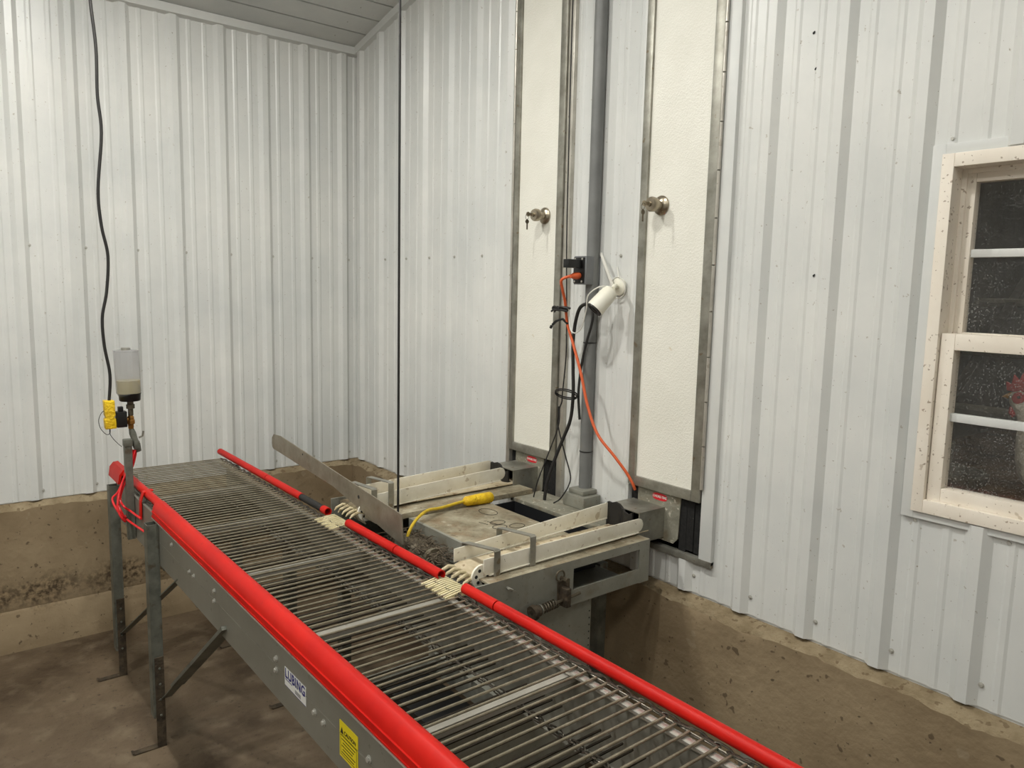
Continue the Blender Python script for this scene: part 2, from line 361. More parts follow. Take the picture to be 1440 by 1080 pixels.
# corner trims under the ceiling
tag(put('trim_1', MB().prism([(0, 3.062), (.034, 3.072), (.034, 3.112), (0, 3.12)], 'y', YE, 0), 'trim_metal', smooth=False), 'light metal trim along the top of the left wall', 'trim', kind='structure')
t2 = MB(); vs = []
for x in (0, XE):
    for yy, d in ((0, -.048), (-.03, -.04), (-.03, 0.0), (0, .005)): vs.append((x, yy, ceil_z(x) + d))
t2.add(vs, [(0, 1, 2, 3), (7, 6, 5, 4), (0, 4, 5, 1), (1, 5, 6, 2), (2, 6, 7, 3), (3, 7, 4, 0)])
tag(put('trim_2', t2, 'trim_metal', smooth=False), 'sloping light metal trim along the top of the right wall', 'trim', kind='structure')

# concrete foundation under the cladding: front face with chipped top edge
def foundation(name, wall, a0, a1, front, ztop, label, joint):
    n = int((a1 - a0) / .025); rnd = random.Random(3 if wall == 'l' else 5); vs = []
    jt = 0.0; jf = 0.0; rows = 9
    for i in range(n + 1):
        s = a0 + (a1 - a0) * i / n
        jt = jt * .75 + rnd.uniform(-.006, .006); jf = jf * .75 + rnd.uniform(-.005, .005)
        col = [(front + .004, 0.0), (front + .002, joint - .012), (front - .004, joint), (front - .001, joint + .012), (front + jf * .2, ztop * .6), (front + jf * .5 - .001, ztop - .05),
               (front + jf, ztop - .012 + jt), (front - .012 + jf, ztop + jt * .8), (.001, ztop + .014)]
        for d, z in col: vs.append((s, -d, z) if wall == 'r' else (d, s, z))
    fs = [(i * rows + k, i * rows + k + 1, (i + 1) * rows + k + 1, (i + 1) * rows + k) for i in range(n) for k in range(rows - 1)]
    b = len(vs)
    for s in (a0, a1):
        for d, z in ((-.0, ztop + .014), (-.0, 0)): vs.append((s, -d, z) if wall == 'r' else (d, s, z))
    o = put(name, MB().add(vs, fs), 'concrete', smooth=True)
    for p in o.data.polygons: p.use_smooth = True
    o.data.materials.append(MATS['ledge_dirt'])
    for p in o.data.polygons:
        if p.index % (rows - 1) in (6, 7): p.material_index = 1
    if joint > .1: o.data.materials[0] = MATS['concrete_banded']
    return tag(o, label, 'foundation', kind='structure')
foundation('baseboard_left', 'l', YE, 0.0, .045, .698, 'stained concrete foundation under the left metal wall', .205)
foundation('baseboard_right', 'r', 0.0, XE, .055, .694, 'pitted concrete foundation under the right metal wall', .06)

# ------------------------------------------------------------------ window and the hen house behind it
win = thing('window_1', (3.7, 0, 1.19), 'dirty cream vinyl sash window at the right edge', 'window', kind='structure')
def frame(name, x0, x1, z0, z1, wl_, wr_, wb, wt, y0, y1, m, parent, bevel=.002):
    mb = MB()
    mb.box(x0, x0 + wl_, y0, y1, z0, z1).box(x1 - wr_, x1, y0, y1, z0, z1).box(x0 + wl_, x1 - wr_, y0, y1, z0, z0 + wb).box(x0 + wl_, x1 - wr_, y0, y1, z1 - wt, z1)
    return put(name, mb, m, parent, bevel=bevel)
frame('casing', 3.238, 4.16, 1.172, 2.152, .032, .032, .026, .026, -.016, -.002, 'trim_metal', win, .001)
frame('window_frame', 3.266, 4.13, 1.193, 2.126, .030, .030, .036, .034, -.026, .09, 'window_vinyl', win)
frame('stop', 3.296, 4.10, 1.229, 2.092, .012, .012, .010, .012, .03, .05, 'window_vinyl', win, .001)
us = frame('upper_sash', 3.298, 4.10, 1.64, 2.088, .030, .030, .035, .030, .038, .068, 'window_vinyl', win)
put('pane', MB().box(3.326, 4.07, .052, .056, 1.672, 2.06), 'window_glass', us, smooth=False)
put('muntin', MB().box(3.326, 4.07, .044, .062, 1.868, 1.889), 'trim_metal', us, bevel=.003)
ls = frame('lower_sash', 3.298, 4.10, 1.229, 1.672, .034, .034, .036, .042, -.012, .030, 'window_vinyl', win)
put('pane', MB().box(3.330, 4.068, .010, .014, 1.262, 1.632), 'window_glass', ls, smooth=False)
put('muntin', MB().box(3.330, 4.068, .002, .020, 1.443, 1.465), 'trim_metal', ls, bevel=.003)
put('sash_lock', MB().box(3.66, 3.74, -.014, .02, 1.672, 1.684), 'window_vinyl', ls, bevel=.003)
# room behind the window
hx0, hx1, hy0, hy1 = 2.7, 6.6, .16, 3.2
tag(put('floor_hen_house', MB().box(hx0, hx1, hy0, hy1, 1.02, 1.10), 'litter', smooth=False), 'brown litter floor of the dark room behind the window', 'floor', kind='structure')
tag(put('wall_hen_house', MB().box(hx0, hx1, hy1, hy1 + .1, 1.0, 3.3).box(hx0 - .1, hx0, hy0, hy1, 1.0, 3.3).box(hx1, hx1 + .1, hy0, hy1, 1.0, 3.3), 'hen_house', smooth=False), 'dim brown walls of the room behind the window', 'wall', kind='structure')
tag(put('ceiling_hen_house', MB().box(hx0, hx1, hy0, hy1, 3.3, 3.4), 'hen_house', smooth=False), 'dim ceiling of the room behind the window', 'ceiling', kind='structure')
pr = thing('perch', (3.2, 1.2, 1.10), 'dim wooden perch frame seen through the window glass', 'perch')
for yy, z in ((1.0, 1.35), (1.35, 1.55), (1.7, 1.75)): put('rail', MB().cyl((2.75, yy, z), (4.6, yy, z), .02, 8), 'galvanised_dirty', pr)
for xx in (2.9, 3.6, 4.4): put('post', MB().strap([(xx, .8, 1.10), (xx, 1.85, 1.85)], .04, .04, (1, 0, 0)), 'hen_house', pr, smooth=False)
fd = thing('hanging_feeder', (3.05, .55, 1.12), 'round grey pan feeder seen low through the window', 'feeder')
put('pan', MB().lathe((3.06, .62, 1.12), (0, 0, 1), [(0, .10), (.03, .16), (.06, .165), (.062, .15), (.03, .12)], 20), 'galvanised_dirty', fd)
put('tube', MB().lathe((3.06, .62, 1.16), (0, 0, 1), [(0, .05), (.12, .06), (.125, .03), (.4, .015)], 14), 'galvanised_dirty', fd)
# hen, facing left along the window
def hen(hx, hy, hz):
    h = thing('hen', (hx, hy, hz), 'white hen with a red comb standing behind the window', 'hen')
    ctr = [(-.02, .395, .000), (-.013, .392, .014), (.0, .385, .026), (.018, .372, .031), (.034, .345, .031), (.046, .31, .038), (.062, .27, .056), (.09, .225, .084), (.135, .19, .104), (.19, .185, .106), (.25, .205, .09), (.30, .24, .062), (.345, .285, .038), (.385, .33, .016), (.40, .345, .002)]
    mb = MB().tube(smoothpath([(hx + a, hy, hz + b) for a, b, r in ctr], 2), [max(.001, q) for i in range(len(ctr) - 1) for q in (ctr[i][2], (ctr[i][2] + ctr[i + 1][2]) / 2)] + [.001], 16)
    body = put('body', mb, 'hen_white', h)
    cb = [(-.026, .405), (-.03, .43), (-.016, .424), (-.012, .452), (.002, .436), (.01, .46), (.022, .438), (.034, .448), (.04, .42), (.036, .396), (.01, .402)]
    put('comb', MB().prism([(hx + a, hz + b) for a, b in cb], 'y', hy - .006, hy + .006), 'hen_red', h, bevel=.002)
    put('wattle', MB().lathe((hx + .0, hy - .004, hz + .372), (-.15, 0, -1), [(0, .006), (.015, .013), (.032, .012), (.042, .002)], 10), 'hen_red', h)
    put('face', MB().lathe((hx + .012, hy - .024, hz + .388), (0, -1, 0), [(0, .018), (.006, .015), (.008, .004)], 12), 'hen_red', h)
    put('eye', MB().lathe((hx + .014, hy - .032, hz + .392), (0, -1, 0), [(0, .0045), (.003, .003), (.0035, .0005)], 8), 'black_plastic', h)
    put('beak', MB().lathe((hx - .012, hy, hz + .392), (-1, 0, -.25), [(0, .011), (.016, .006), (.026, .001)], 10), 'hen_yellow', h)
    for s in (-1, 1):
        put('wing', MB().lathe((hx + .10, hy + s * .092, hz + .235), (1, 0, -.05), [(0, .01), (.04, .05), (.10, .058), (.17, .04), (.22, .01)], 12), 'hen_white', h)
        lg = MB().tube([(hx + .17, hy + s * .04, hz + .11), (hx + .185, hy + s * .04, hz + .075), (hx + .175, hy + s * .04, hz + .012)], [.016, .008, .006], 8)
        for a in (-.5, 0, .5): lg.tube([(hx + .175, hy + s * .04, hz + .012), (hx + .175 - .05 * math.cos(a), hy + s * .04 + .05 * math.sin(a), hz + .005)], [.006, .003], 6)
        put('leg', lg, 'hen_yellow', h)
hen(3.378, .33, 1.101)
# unseen lamp added in the hen house to brighten the hen
hl = thing('hen_house_fill_lamp', (4.0, .9, 3.3), 'added unseen bulb on the hen house ceiling, brightening the hen', 'lamp')
put('holder', MB().lathe((4.0, .9, 3.3), (0, 0, -1), [(0, .05), (.03, .05), (.05, .025)], 14), 'lamp_base', hl)
mat('hen_house_fill_glow', (255, 240, 210), emit=((1.0, .90, .76), 130.0))  # glow of the added hen house bulb
put('bulb', MB().lathe((4.0, .9, 3.25), (0, 0, -1), [(0, .02), (.03, .04), (.07, .045), (.10, .03), (.11, .002)], 14), 'hen_house_fill_glow', hl)

# ------------------------------------------------------------------ ceiling lamps above the frame: front pair read from shadows, rest added as fill
def ceiling_lamp(x, yy, label):
    z = ceil_z(x) - .03; l = thing('ceiling_lamp', (x, yy, z), label, 'lamp', 'flat round lamps on the ceiling')
    put('housing', MB().lathe((x, yy, z + .05), (0, 0, -1), [(0, .08), (.045, .082), (.06, .076), (.0605, .064), (.052, .062)], 28), 'lamp_base', l)
    put('diffuser', MB().lathe((x, yy, z - .004), (0, 0, -1), [(0, .061), (.003, .058), (.004, .004)], 28), 'lamp_glow', l)
ceiling_lamp(1.45, -1.6, 'round lamp on the ceiling nearest the left wall and the doors')
ceiling_lamp(2.75, -1.55, 'round lamp on the ceiling in front of the two narrow doors')
ceiling_lamp(5.2, -2.6, 'added round fill lamp on the ceiling behind and right of the camera')  # added to even out the light on the walls
ceiling_lamp(1.7, -3.3, 'added round fill lamp on the ceiling by the left wall, far from the doors')  # added, placed to brighten the left wall
ceiling_lamp(3.3, -4.2, 'added round fill lamp on the ceiling at the middle of the wall opposite the doors')  # added fill from the far side of the room
ceiling_lamp(5.6, -4.6, 'added round fill lamp on the ceiling in the corner behind the camera')  # added fill from behind the camera

# ------------------------------------------------------------------ narrow doors
def door(name, label, xj0, xs0, xp0, xp1, xs1, xj1, zb, knob, hinge_left, n):
    d = thing(name, ((xj0 + xj1) / 2, 0, .85), label, 'door', kind='structure')
    zt = 3.29
    for a, b in ((xj0, xs0 - .003), (xs1 + .003, xj1)): put('jamb', MB().box(a, b, -.022, .06, .835, zt), 'galvanised_bright' if hinge_left else 'trim_metal', d, bevel=.002)
    put('sill_rail', MB().box(xj0, xj1, -.024, .06, .828, .850), 'galvanised', d, bevel=.002)
    put('head_rail', MB().box(xj0, xj1, -.022, .06, zt, zt + .03), 'galvanised', d, bevel=.002)
    lf = put('door_panel', MB().box(xp0, xp1, -.020, .02, zb + .036, zt - .04), 'frp_white', d, smooth=False)
    for a, b in ((xs0, xp0), (xp1, xs1)): put('stile', MB().box(a, b, -.030, .025, zb, zt - .005), 'galvanised', d, bevel=.002)
    put('rail', MB().box(xp0, xp1, -.030, .025, zb, zb + .036), 'galvanised', d, bevel=.002)
    put('rail', MB().box(xp0, xp1, -.030, .025, zt - .04, zt - .005), 'galvanised', d, bevel=.002)
    hx = xs0 - .006 if hinge_left else xs1 + .006
    z = zb + .05
    while z < zt - .1:
        put('hinge_knuckle', MB().cyl((hx, -.030, z), (hx, -.030, z + .148), .0055, 10), 'galvanised_bright', d); z += .152
    # knob with rose and keys
    kx, kz = knob
    k = put('knob', MB().lathe((kx, -.021, kz), (0, -1, 0), [(0, .034), (.004, .034), (.010, .028), (.014, .015), (.028, .013), (.034, .018), (.040, .025), (.055, .026), (.062, .022), (.064, .008)], 24), 'knob_metal', d)
    put('lock_barrel', MB().lathe((kx, -.085, kz), (0, -1, 0), [(0, .009), (.006, .009)], 12), 'knob_metal', k)
    put('key', MB().strap([(kx, -.09, kz), (kx, -.112, kz)], .012, .002, (0, 0, 1)).lathe((kx - .001, -.112, kz), (1, 0, 0), [(0, .010), (.002, .010)], 10), 'knob_metal', k)
    ring = MB().tube([(kx + .002 * math.sin(a), -.116 + .009 * math.cos(a), kz - .010 + .011 * math.sin(a)) for a in [2 * PI * i / 12 for i in range(12)]], .0009, 5, True)
    ring.lathe((kx - .001, -.116, kz - .030), (1, 0, 0), [(0, .009), (.002, .009)], 10).strap([(kx, -.116, kz - .036), (kx, -.116, kz - .062)], .006, .002, (0, 1, 0))
    put('hanging_key', ring, 'dark_rod', k)
    return d
d1 = door('door_1', 'narrow white panel door in a metal frame nearer the room corner', 1.496, 1.524, 1.552, 1.800, 1.836, 1.872, 1.048, (1.722, 2.066), True, 1)
d2 = door('door_2', 'narrow white panel door in a metal frame nearer the window', 2.234, 2.250, 2.282, 2.542, 2.580, 2.634, 1.046, (2.345, 2.064), False, 2)
# rubber curtains in the slots under the doors
def curtain(parent, x0, x1, z0, z1):
    rnd = random.Random(int(x0 * 1000)); n = max(2, int((x1 - x0) / .03)); mb = MB()
    for i in range(n):
        a = x0 + (x1 - x0) * i / n; b = x0 + (x1 - x0) * (i + 1) / n; dz = rnd.uniform(0, .012); o = rnd.uniform(0, .006)
        mb.box(a + .0006, b - .0006, -.004 - o, .002 - o, z0 + dz, z1)
    put('rubber_curtain', mb, 'black_curtain', parent, smooth=False)
curtain(d1, 1.524, 1.56, .851, 1.047); curtain(d1, 1.745, 1.836, .851, 1.047)
curtain(d2, 2.252, 2.29, .851, 1.045); curtain(d2, 2.485, 2.578, .851, 1.045)
put('slot_backing', MB().box(1.50, 1.868, .07, .08, .85, 1.06), 'dark_inside', d1, smooth=False)
put('slot_backing', MB().box(2.238, 2.63, .07, .08, .85, 1.06), 'dark_inside', d2, smooth=False)

# sheet-metal chutes coming through the slots
def chute(label, x0, x1, zb, zt, flange_x0, flange_x1, sx):
    c = thing('belt_chute', ((x0 + x1) / 2, 0, zb), label, 'chute', 'belt chutes under the doors')
    yf = -.150
    put('flange_plate', MB().prism([(flange_x0, zb - .012), (flange_x0, 1.045), (flange_x1 + .006, 1.045), (flange_x1, zb + .01), (flange_x1 - .02, zb - .012)], 'y', -.014, -.010), 'galvanised_dirty', c, smooth=False)
    hood = MB().box(x0, x1, yf, -.014, zt - .003, zt).box(x1 - .003, x1, yf, -.014, zb, zt - .003).box(x0, x0 + .003, yf, -.014, zb, zt - .003)
    put('hood', hood, 'galvanised', c, smooth=False)
    tops = [.006, .014, .012, .016, .010, .004, .001, -.006, -.012, -.004]; n = len(tops) - 1; fl = MB()
    for i in range(n):
        a, b = x0 + .002 + (x1 - x0 - .03) * i / n, x0 + .002 + (x1 - x0 - .03) * (i + 1) / n
        ya, yb = yf - .010 - .008 * math.sin(i * 1.1), yf - .010 - .008 * math.sin(i * 1.1 + 1.1)
        fl.add([(a, ya, zb + .03), (b, yb, zb + .03), (b, yb, zt + tops[i + 1]), (a, ya, zt + tops[i]), (a, ya + .008, zb + .03), (b, yb + .008, zb + .03), (b, yb + .008, zt + tops[i + 1]), (a, ya + .008, zt + tops[i])],
               [(0, 1, 2, 3), (7, 6, 5, 4), (0, 4, 5, 1), (3, 2, 6, 7), (0, 3, 7, 4), (1, 5, 6, 2)])
    put('rubber_flap', fl, 'black_rubber', c, smooth=False)
    put('dark_inner_sheet', MB().box(x0 + .003, x1 - .003, -.06, -.055, zb + .03, zt - .003), 'dark_inside', c, smooth=False)  # near-black sheet across the hood behind the flap
    ell = [(sx + .034 * math.copysign(abs(math.cos(a)) ** .6, math.cos(a)), 1.024 + .013 * math.copysign(abs(math.sin(a)) ** .8, math.sin(a))) for a in [2 * PI * i / 28 for i in range(28)]]
    st = put('sticker', MB().prism(ell, 'y', -.0152, -.0142), 'sticker_red', c, smooth=False); st['label'] = 'red oval maker sticker with white lettering'
    text_mesh('CHORE-TIME', .0125, 'ink_white', ((sx, -.0154, 1.024), (1, 0, 0), (0, 0, 1)), 'lettering', st, .0002, .88)
chute('galvanised box chute with torn rubber flap under the door nearer the window', 2.268, 2.420, .880, .992, 2.290, 2.484, 2.395)
chute('galvanised box chute under the door nearer the room corner', 1.562, 1.712, .892, 1.000, 1.560, 1.745, 1.672)

# ------------------------------------------------------------------ rod conveyor
cv = thing('rod_conveyor', (2.3, -1.18, 0), 'long egg conveyor of steel rods with red rails and grey side beam', 'conveyor')
X0, X1 = .50, 4.60
YN, YF = -1.435, -.950                       # outer faces of the two side beams
beam = MB().prism([(YN, .715), (YN, .890), (YN + .004, .890), (YN + .004, .719), (YN + .03, .719), (YN + .03, .715)], 'x', X0, X1)
beam.box(X0, X1, YN + .004, YN + .022, .884, .890)
nb = put('side_beam', beam, 'grey_paint', cv, smooth=False)
fb = put('side_beam', MB().prism([(YF, .715), (YF, .880), (YF - .004, .880), (YF - .004, .719), (YF - .03, .719), (YF - .03, .715)], 'x', X0, X1), 'grey_paint', cv, smooth=False)
put('end_cap', MB().box(X0 - .004, X0, YN, YN + .09, .72, .90), 'grey_paint', nb, smooth=False)
put('seam_strip', MB().box(1.12, X1, YN - .0012, YN, .803, .8045), 'galvanised', nb, smooth=False)
bolt = local(MB().lathe((0, 0, 0), (0, -1, 0), [(0, .0085), (.002, .0085), (.0022, .006), (.0065, .0055), (.0068, .002)], 8), 'bolt', 'screw_steel')
for x, z in [(1.406, .844), (1.617, .812), (1.664, .812), (1.877, .834), (1.874, .801), (2.368, .822), (2.367, .791), (2.598, .788), (2.647, .786), (2.86, .812), (2.92, .79), (3.2, .82), (3.2, .79)]:
    inst('bolt', bolt, nb, (x, YN, z))
# stickers on the beam
st = put('sticker', MB().box(2.423, 2.549, YN - .0012, YN - .0002, .777, .825), 'sticker_white', nb, smooth=False); st['label'] = 'white maker sticker with dark blue lettering'
text_mesh('LUBING', .034, 'ink_blue', ((2.486, YN - .0014, .810), (1, 0, 0), (0, 0, 1)), 'lettering', st, .0009, .92)
put('print_line', MB().box(2.428, 2.47, YN - .0015, YN - .0012, .794, .796), 'ink_blue', st, smooth=False)
put('print_block', MB().box(2.486, 2.52, YN - .0015, YN - .0012, .782, .792), 'ink_grey', st, smooth=False)
put('print_line', MB().box(2.423, 2.549, YN - .0015, YN - .0012, .7775, .7785), 'ink_blue', st, smooth=False)
st = put('sticker', MB().box(2.727, 2.811, YN - .0012, YN - .0002, .752, .834), 'sticker_yellow', nb, smooth=False); st['label'] = 'yellow caution sticker with black print'
text_mesh('CAUTION', .0125, 'ink_black', ((2.776, YN - .0014, .813), (1, 0, 0), (0, 0, 1)), 'lettering', st, .0003, .95)
put('hazard_triangle', MB().prism([(2.731, .807), (2.746, .807), (2.7385, .822)], 'y', YN - .0015, YN - .0012), 'ink_black', st, smooth=False)
bor = MB().box(2.732, 2.806, YN - .0015, YN - .0012, .8015, .8025).box(2.732, 2.806, YN - .0015, YN - .0012, .758, .759).box(2.732, 2.733, YN - .0015, YN - .0012, .759, .8015).box(2.805, 2.806, YN - .0015, YN - .0012, .759, .8015)
put('print_border', bor, 'ink_black', st, smooth=False)
for i in range(5): put('print_line', MB().box(2.742 if i % 2 else 2.737, 2.800 - .006 * (i % 3), YN - .0015, YN - .0012, .7935 - .0075 * i, .7955 - .0075 * i), 'ink_black', st, smooth=False)
# rods of the belt (upper strand) and the return strand below
rod = local(MB().cyl((0, -1.412, 0), (0, -.958, 0), .0031, 8), 'rod', 'steel_rod')
rodlow = local(MB().cyl((0, -1.405, 0), (0, -.965, 0), .0031, 6), 'rod', 'shaded_rod_steel')
x = .432; i = 0; RODX = []
while x < 4.45:
    inst('rod', rod, cv, (x + random.uniform(-.0015, .0015), 0, .905)); RODX.append(x); x += .032; i += 1
x = .52
while x < 4.45:
    inst('return_rod', rodlow, cv, (x + random.uniform(-.003, .003), 0, .800 - .012 * math.sin((x - .5) * 2.2) ** 2)); x += .032
# chain at the far rod ends: one link per rod
ln = [(.018 * math.cos(a) + (.006 if math.cos(a) > 0 else -.006), .0075 * math.sin(a), 0) for a in [2 * PI * k / 12 for k in range(12)]]
link = local(MB().tube(ln, .0024, 6, True), 'chain_link', 'chain_steel')
chn = put('chain', MB().cyl((.43, -.957, .9035), (4.45, -.957, .9035), .0022, 6), 'chain_steel', cv)
for k, xx in enumerate(RODX): inst('chain_link', link, chn, (xx + .012, -.950 - .003 * (k % 2), .905), (.55 if k % 2 else -.45, 0, random.uniform(-.15, .15)))
chn2 = put('chain', MB().cyl((.43, -1.408, .9035), (4.45, -1.408, .9035), .0022, 6), 'chain_steel', cv)
for k, xx in enumerate(RODX[:40]): inst('chain_link', link, chn2, (xx + .012, -1.415 + .003 * (k % 2), .905), (.55 if k % 2 else -.45, 0, 0))
chn3 = put('return_chain', MB().cyl((.5, -1.05, .802), (4.45, -1.05, .792), .003, 6), 'chain_steel', cv)
k = 0; x = 1.6
while x < 4.0:
    inst('chain_link', link, chn3, (x, -1.05, .797), (.6 if k % 2 else -.6, 0, 0)); x += .034; k += 1
put('slide_rail', MB().box(.5, 4.5, -.986, -.966, .893, .9005), 'bright_rail', cv, bevel=.001)
put('slide_rail', MB().box(.5, 4.5, -1.400, -1.380, .893, .9005), 'bright_rail', cv, bevel=.001)
for xx in (.92, 1.43, 1.93, 2.435, 2.945, 3.45, 3.95): put('cross_bar', MB().prism([(xx - .014, .868), (xx - .014, .888), (xx + .014, .888), (xx + .014, .868), (xx + .011, .868), (xx + .011, .885), (xx - .011, .885), (xx - .011, .868)], 'y', YN + .004, YF - .004), 'galvanised_bright', cv, smooth=False)
# red rails
cap = [(-1.394, .912), (-1.392, .926), (-1.398, .938), (-1.409, .944), (-1.421, .943), (-1.431, .935), (-1.438, .922), (-1.441, .905), (-1.443, .883), (-1.436, .883), (-1.434, .905), (-1.427, .926), (-1.41, .934), (-1.400, .928), (-1.398, .912)]
put('red_cap_rail', MB().prism(cap, 'x', 1.165, X1), 'red_plastic', cv)
put('rail_lip', MB().box(1.165, X1, -1.4452, -1.4425, .8865, .8895).box(1.165, X1, -1.4445, -1.440, .9045, .907), 'red_plastic', cv, smooth=False)
put('edge_strip', MB().box(1.165, X1, YN - .0105, YN, .8798, .8826), 'galvanised_bright', cv, smooth=False)
put('red_tube', MB().cyl((.47, -1.412, .926), (1.17, -1.412, .926), .0155, 16), 'red_plastic', cv)
put('red_end_cap', MB().prism([(-1.395, .912), (-1.392, .93), (-1.405, .946), (-1.425, .944), (-1.440, .925), (-1.446, .885), (-1.438, .885), (-1.43, .92)], 'x', .40, .60), 'red_plastic', cv)
for xx in (.98,): put('red_strap', MB().strap([(xx, -1.395, .94), (xx, -1.43, .935), (xx + .0, -1.441, .90), (xx + .0, -1.442, .83)], .028, .005, (1, 0, 0)), 'red_plastic', cv, bevel=.001)
def open_tube(x0, x1, yy, z, r, ri):
    mb = MB().tube([(x0, yy, z), (x1, yy, z)], r, 18, caps=False).tube([(x0, yy, z), (x1, yy, z)], ri, 18, caps=False)
    for e, b in ((x0, 0), (x1, 18)):
        pass
    n = 18
    fs = []
    for base in (0, n): fs += [(base + k, base + (k + 1) % n, 2 * n + base + (k + 1) % n, 2 * n + base + k) for k in range(n)]
    mb.f += fs
    return mb
for a, b in ((.34, .98), (.985, 1.345), (1.545, 1.585), (1.752, 2.09), (2.095, 2.352), (2.474, 2.62), (2.625, X1)):
    put('red_tube', open_tube(a, b, -.931, .922, .0150, .0118), 'red_plastic', cv)
put('sleeve', MB().cyl((1.345, -.931, .922), (1.545, -.931, .922), .0135, 14), 'black_rubber', cv)
for xx in (.62, 1.1, 1.9, 2.25, 2.8, 3.4): put('rail_bracket', MB().strap([(xx, -.946, .80), (xx, -.946, .89), (xx, -.938, .912)], .03, .003, (1, 0, 0)), 'galvanised', cv, smooth=False)
# transfer combs
for a, b in ((1.592, 1.735), (2.332, 2.468)):
    c = put('transfer_comb', MB().box(a, b, -.985, -.917, .897, .902), 'cream_plastic', cv, bevel=.001)
    n = 12
    for i in range(n):
        xx = a + (b - a) * (i + .5) / n
        put('tooth', MB().prism([(-.990, .900), (-.990, .905), (-.94, .9125), (-.910, .9125), (-.910, .900)], 'x', xx - .0032, xx + .0032), 'cream_plastic', c, smooth=False)
# legs, feet and braces
def leg(x, ys, out):
    y0, y1 = (ys - .040, ys) if out < 0 else (ys, ys + .040)
    ch = [(x - .024, y1), (x - .024, y0), (x + .024, y0), (x + .024, y1), (x + .021, y1), (x + .021, y0 + .003), (x - .021, y0 + .003), (x - .021, y1)]
    l = put('leg', MB().prism(ch, 'z', .12, .872), 'leg_steel', cv, smooth=False)
    put('flange_lip', MB().box(x + .024, x + .0255, y1 - .006, y1, .12, .872), 'leg_steel', l, smooth=False)
    ym = (y0 + y1) / 2
    ft = MB().box(x + .0255, x + .030, ym - .012, ym + .020, .004, .36).prism([(ym + .020, 0), (ym + .020, .005), (ym - .088, .005), (ym - .096, .010), (ym - .100, .008), (ym - .092, 0)], 'x', x + .002, x + .030)
    put('leg_foot', ft, 'rusty_dark', l, smooth=False)
    for i in range(4): put('bolt', MB().lathe((x + .030, ym + .004, .13 + .062 * i), (1, 0, 0), [(0, .0045), (.003, .0045), (.0035, .002)], 8), 'leg_steel', l)
    return l
l1 = leg(1.205, YN - .001, -1); l2 = leg(.545, YN - .001, -1)
l3 = leg(1.205, YF + .001, 1); leg(.545, YF + .001, 1); leg(3.6, YN - .001, -1); leg(3.6, YF + .001, 1)
put('brace', MB().strap([(1.235, YN + .005, .195), (1.97, YN + .012, .75)], .034, .004, (0, 1, 0)), 'leg_steel', cv, smooth=False)
put('brace', MB().strap([(1.40, YN + .003, .32), (1.98, YN + .008, .757)], .045, .012, (.0, 1, 0)), 'leg_steel', cv, smooth=False)
put('brace', MB().strap([(.575, YN - .01, .20), (1.46, YN + .012, .735)], .028, .004, (0, 1, 0)), 'leg_steel', cv, smooth=False)
put('gusset', MB().strap([(.57, YN + .02, .77), (1.20, YN + .02, .695)], .004, .035, (0, 1, 0)), 'leg_steel', cv, smooth=False)
put('gusset', MB().strap([(1.23, YN + .02, .75), (1.62, YN + .02, .700)], .004, .035, (0, 1, 0)), 'leg_steel', cv, smooth=False)
db_ = put('dark_box', MB().box(2.42, 2.70, -1.17, -1.03, .50, .69), 'black_plastic', cv, bevel=.006)  # black box standing for a dark shape under the rods
put('dark_box_frame', MB().box(2.38, 2.42, -1.20, -.99, .46, .70).box(2.70, 2.73, -1.20, -.99, .46, .70).box(2.38, 2.73, -.99, -.96, .66, .72), 'machine_grey', db_, smooth=False)
# guide blade leaning along the conveyor
bl = MB().prism([(.858, 1.050), (.862, 1.075), (.880, 1.092), (.957, 1.097), (1.551, 1.045), (2.007, 1.005), (2.017, .904), (1.955, .909), (1.488, .987), (.875, 1.026), (.862, 1.034)], 'y', -.864, -.860)
bl.box(1.955, 1.995, -.860, -.845, .850, .930)
o = put('guide_blade', bl, 'blade_steel', loc=(1.43, -.862, .904), smooth=False); tag(o, 'long bent galvanised blade leaning up beside the conveyor', 'blade')
put('blade_hole', MB().lathe((1.70, -.8642, .995), (0, -1, 0), [(0, .007), (.0006, .007)], 10), 'dark_gap', o)
put('blade_hole', MB().lathe((1.20, -.8642, 1.06), (0, -1, 0), [(0, .004), (.0006, .004)], 10), 'dark_gap', o)

# ------------------------------------------------------------------ oiler on the near side of the conveyor
ol = thing('chain_oiler', (.85, -1.455, .72), 'chain oiler with clear bottle on a post at the far end of conveyor', 'oiler')
ox = .85; oy = -1.440
put('post', MB().prism([(ox - .013, -1.466), (ox + .013, -1.466), (ox + .013, -1.4385), (ox + .010, -1.4385), (ox + .010, -1.463), (ox - .010, -1.463), (ox - .010, -1.4385), (ox - .013, -1.4385)], 'z', .715, 1.125), 'leg_steel', ol, smooth=False)
put('post_clamp', MB().box(ox - .016, ox + .016, -1.468, -1.436, 1.100, 1.128), 'leg_steel', ol, bevel=.003)
put('manifold', MB().lathe((ox, -1.437, 1.17), (0, .25, -1), [(0, .009), (.02, .013), (.05, .012), (.07, .015), (.10, .011)], 12).box(ox - .014, ox + .014, -1.430, -1.410, 1.085, 1.118), 'leg_steel', ol, bevel=.002)
put('lever', MB().tube([(ox, -1.41, 1.13), (ox, -1.396, 1.135), (ox, -1.392, 1.155)], .004, 6), 'galvanised', ol)
put('valve_body', MB().lathe((ox, -1.437, 1.225), (0, 0, -1), [(0, .008), (.008, .014), (.018, .014), (.022, .017), (.034, .017), (.038, .012), (.055, .011)], 6), 'brass', ol, smooth=False)
put('fitting', MB().lathe((ox, -1.436, 1.282), (0, 0, -1), [(0, .012), (.012, .012), (.014, .016), (.03, .016), (.032, .010), (.058, .010)], 8), 'dark_rod', ol)
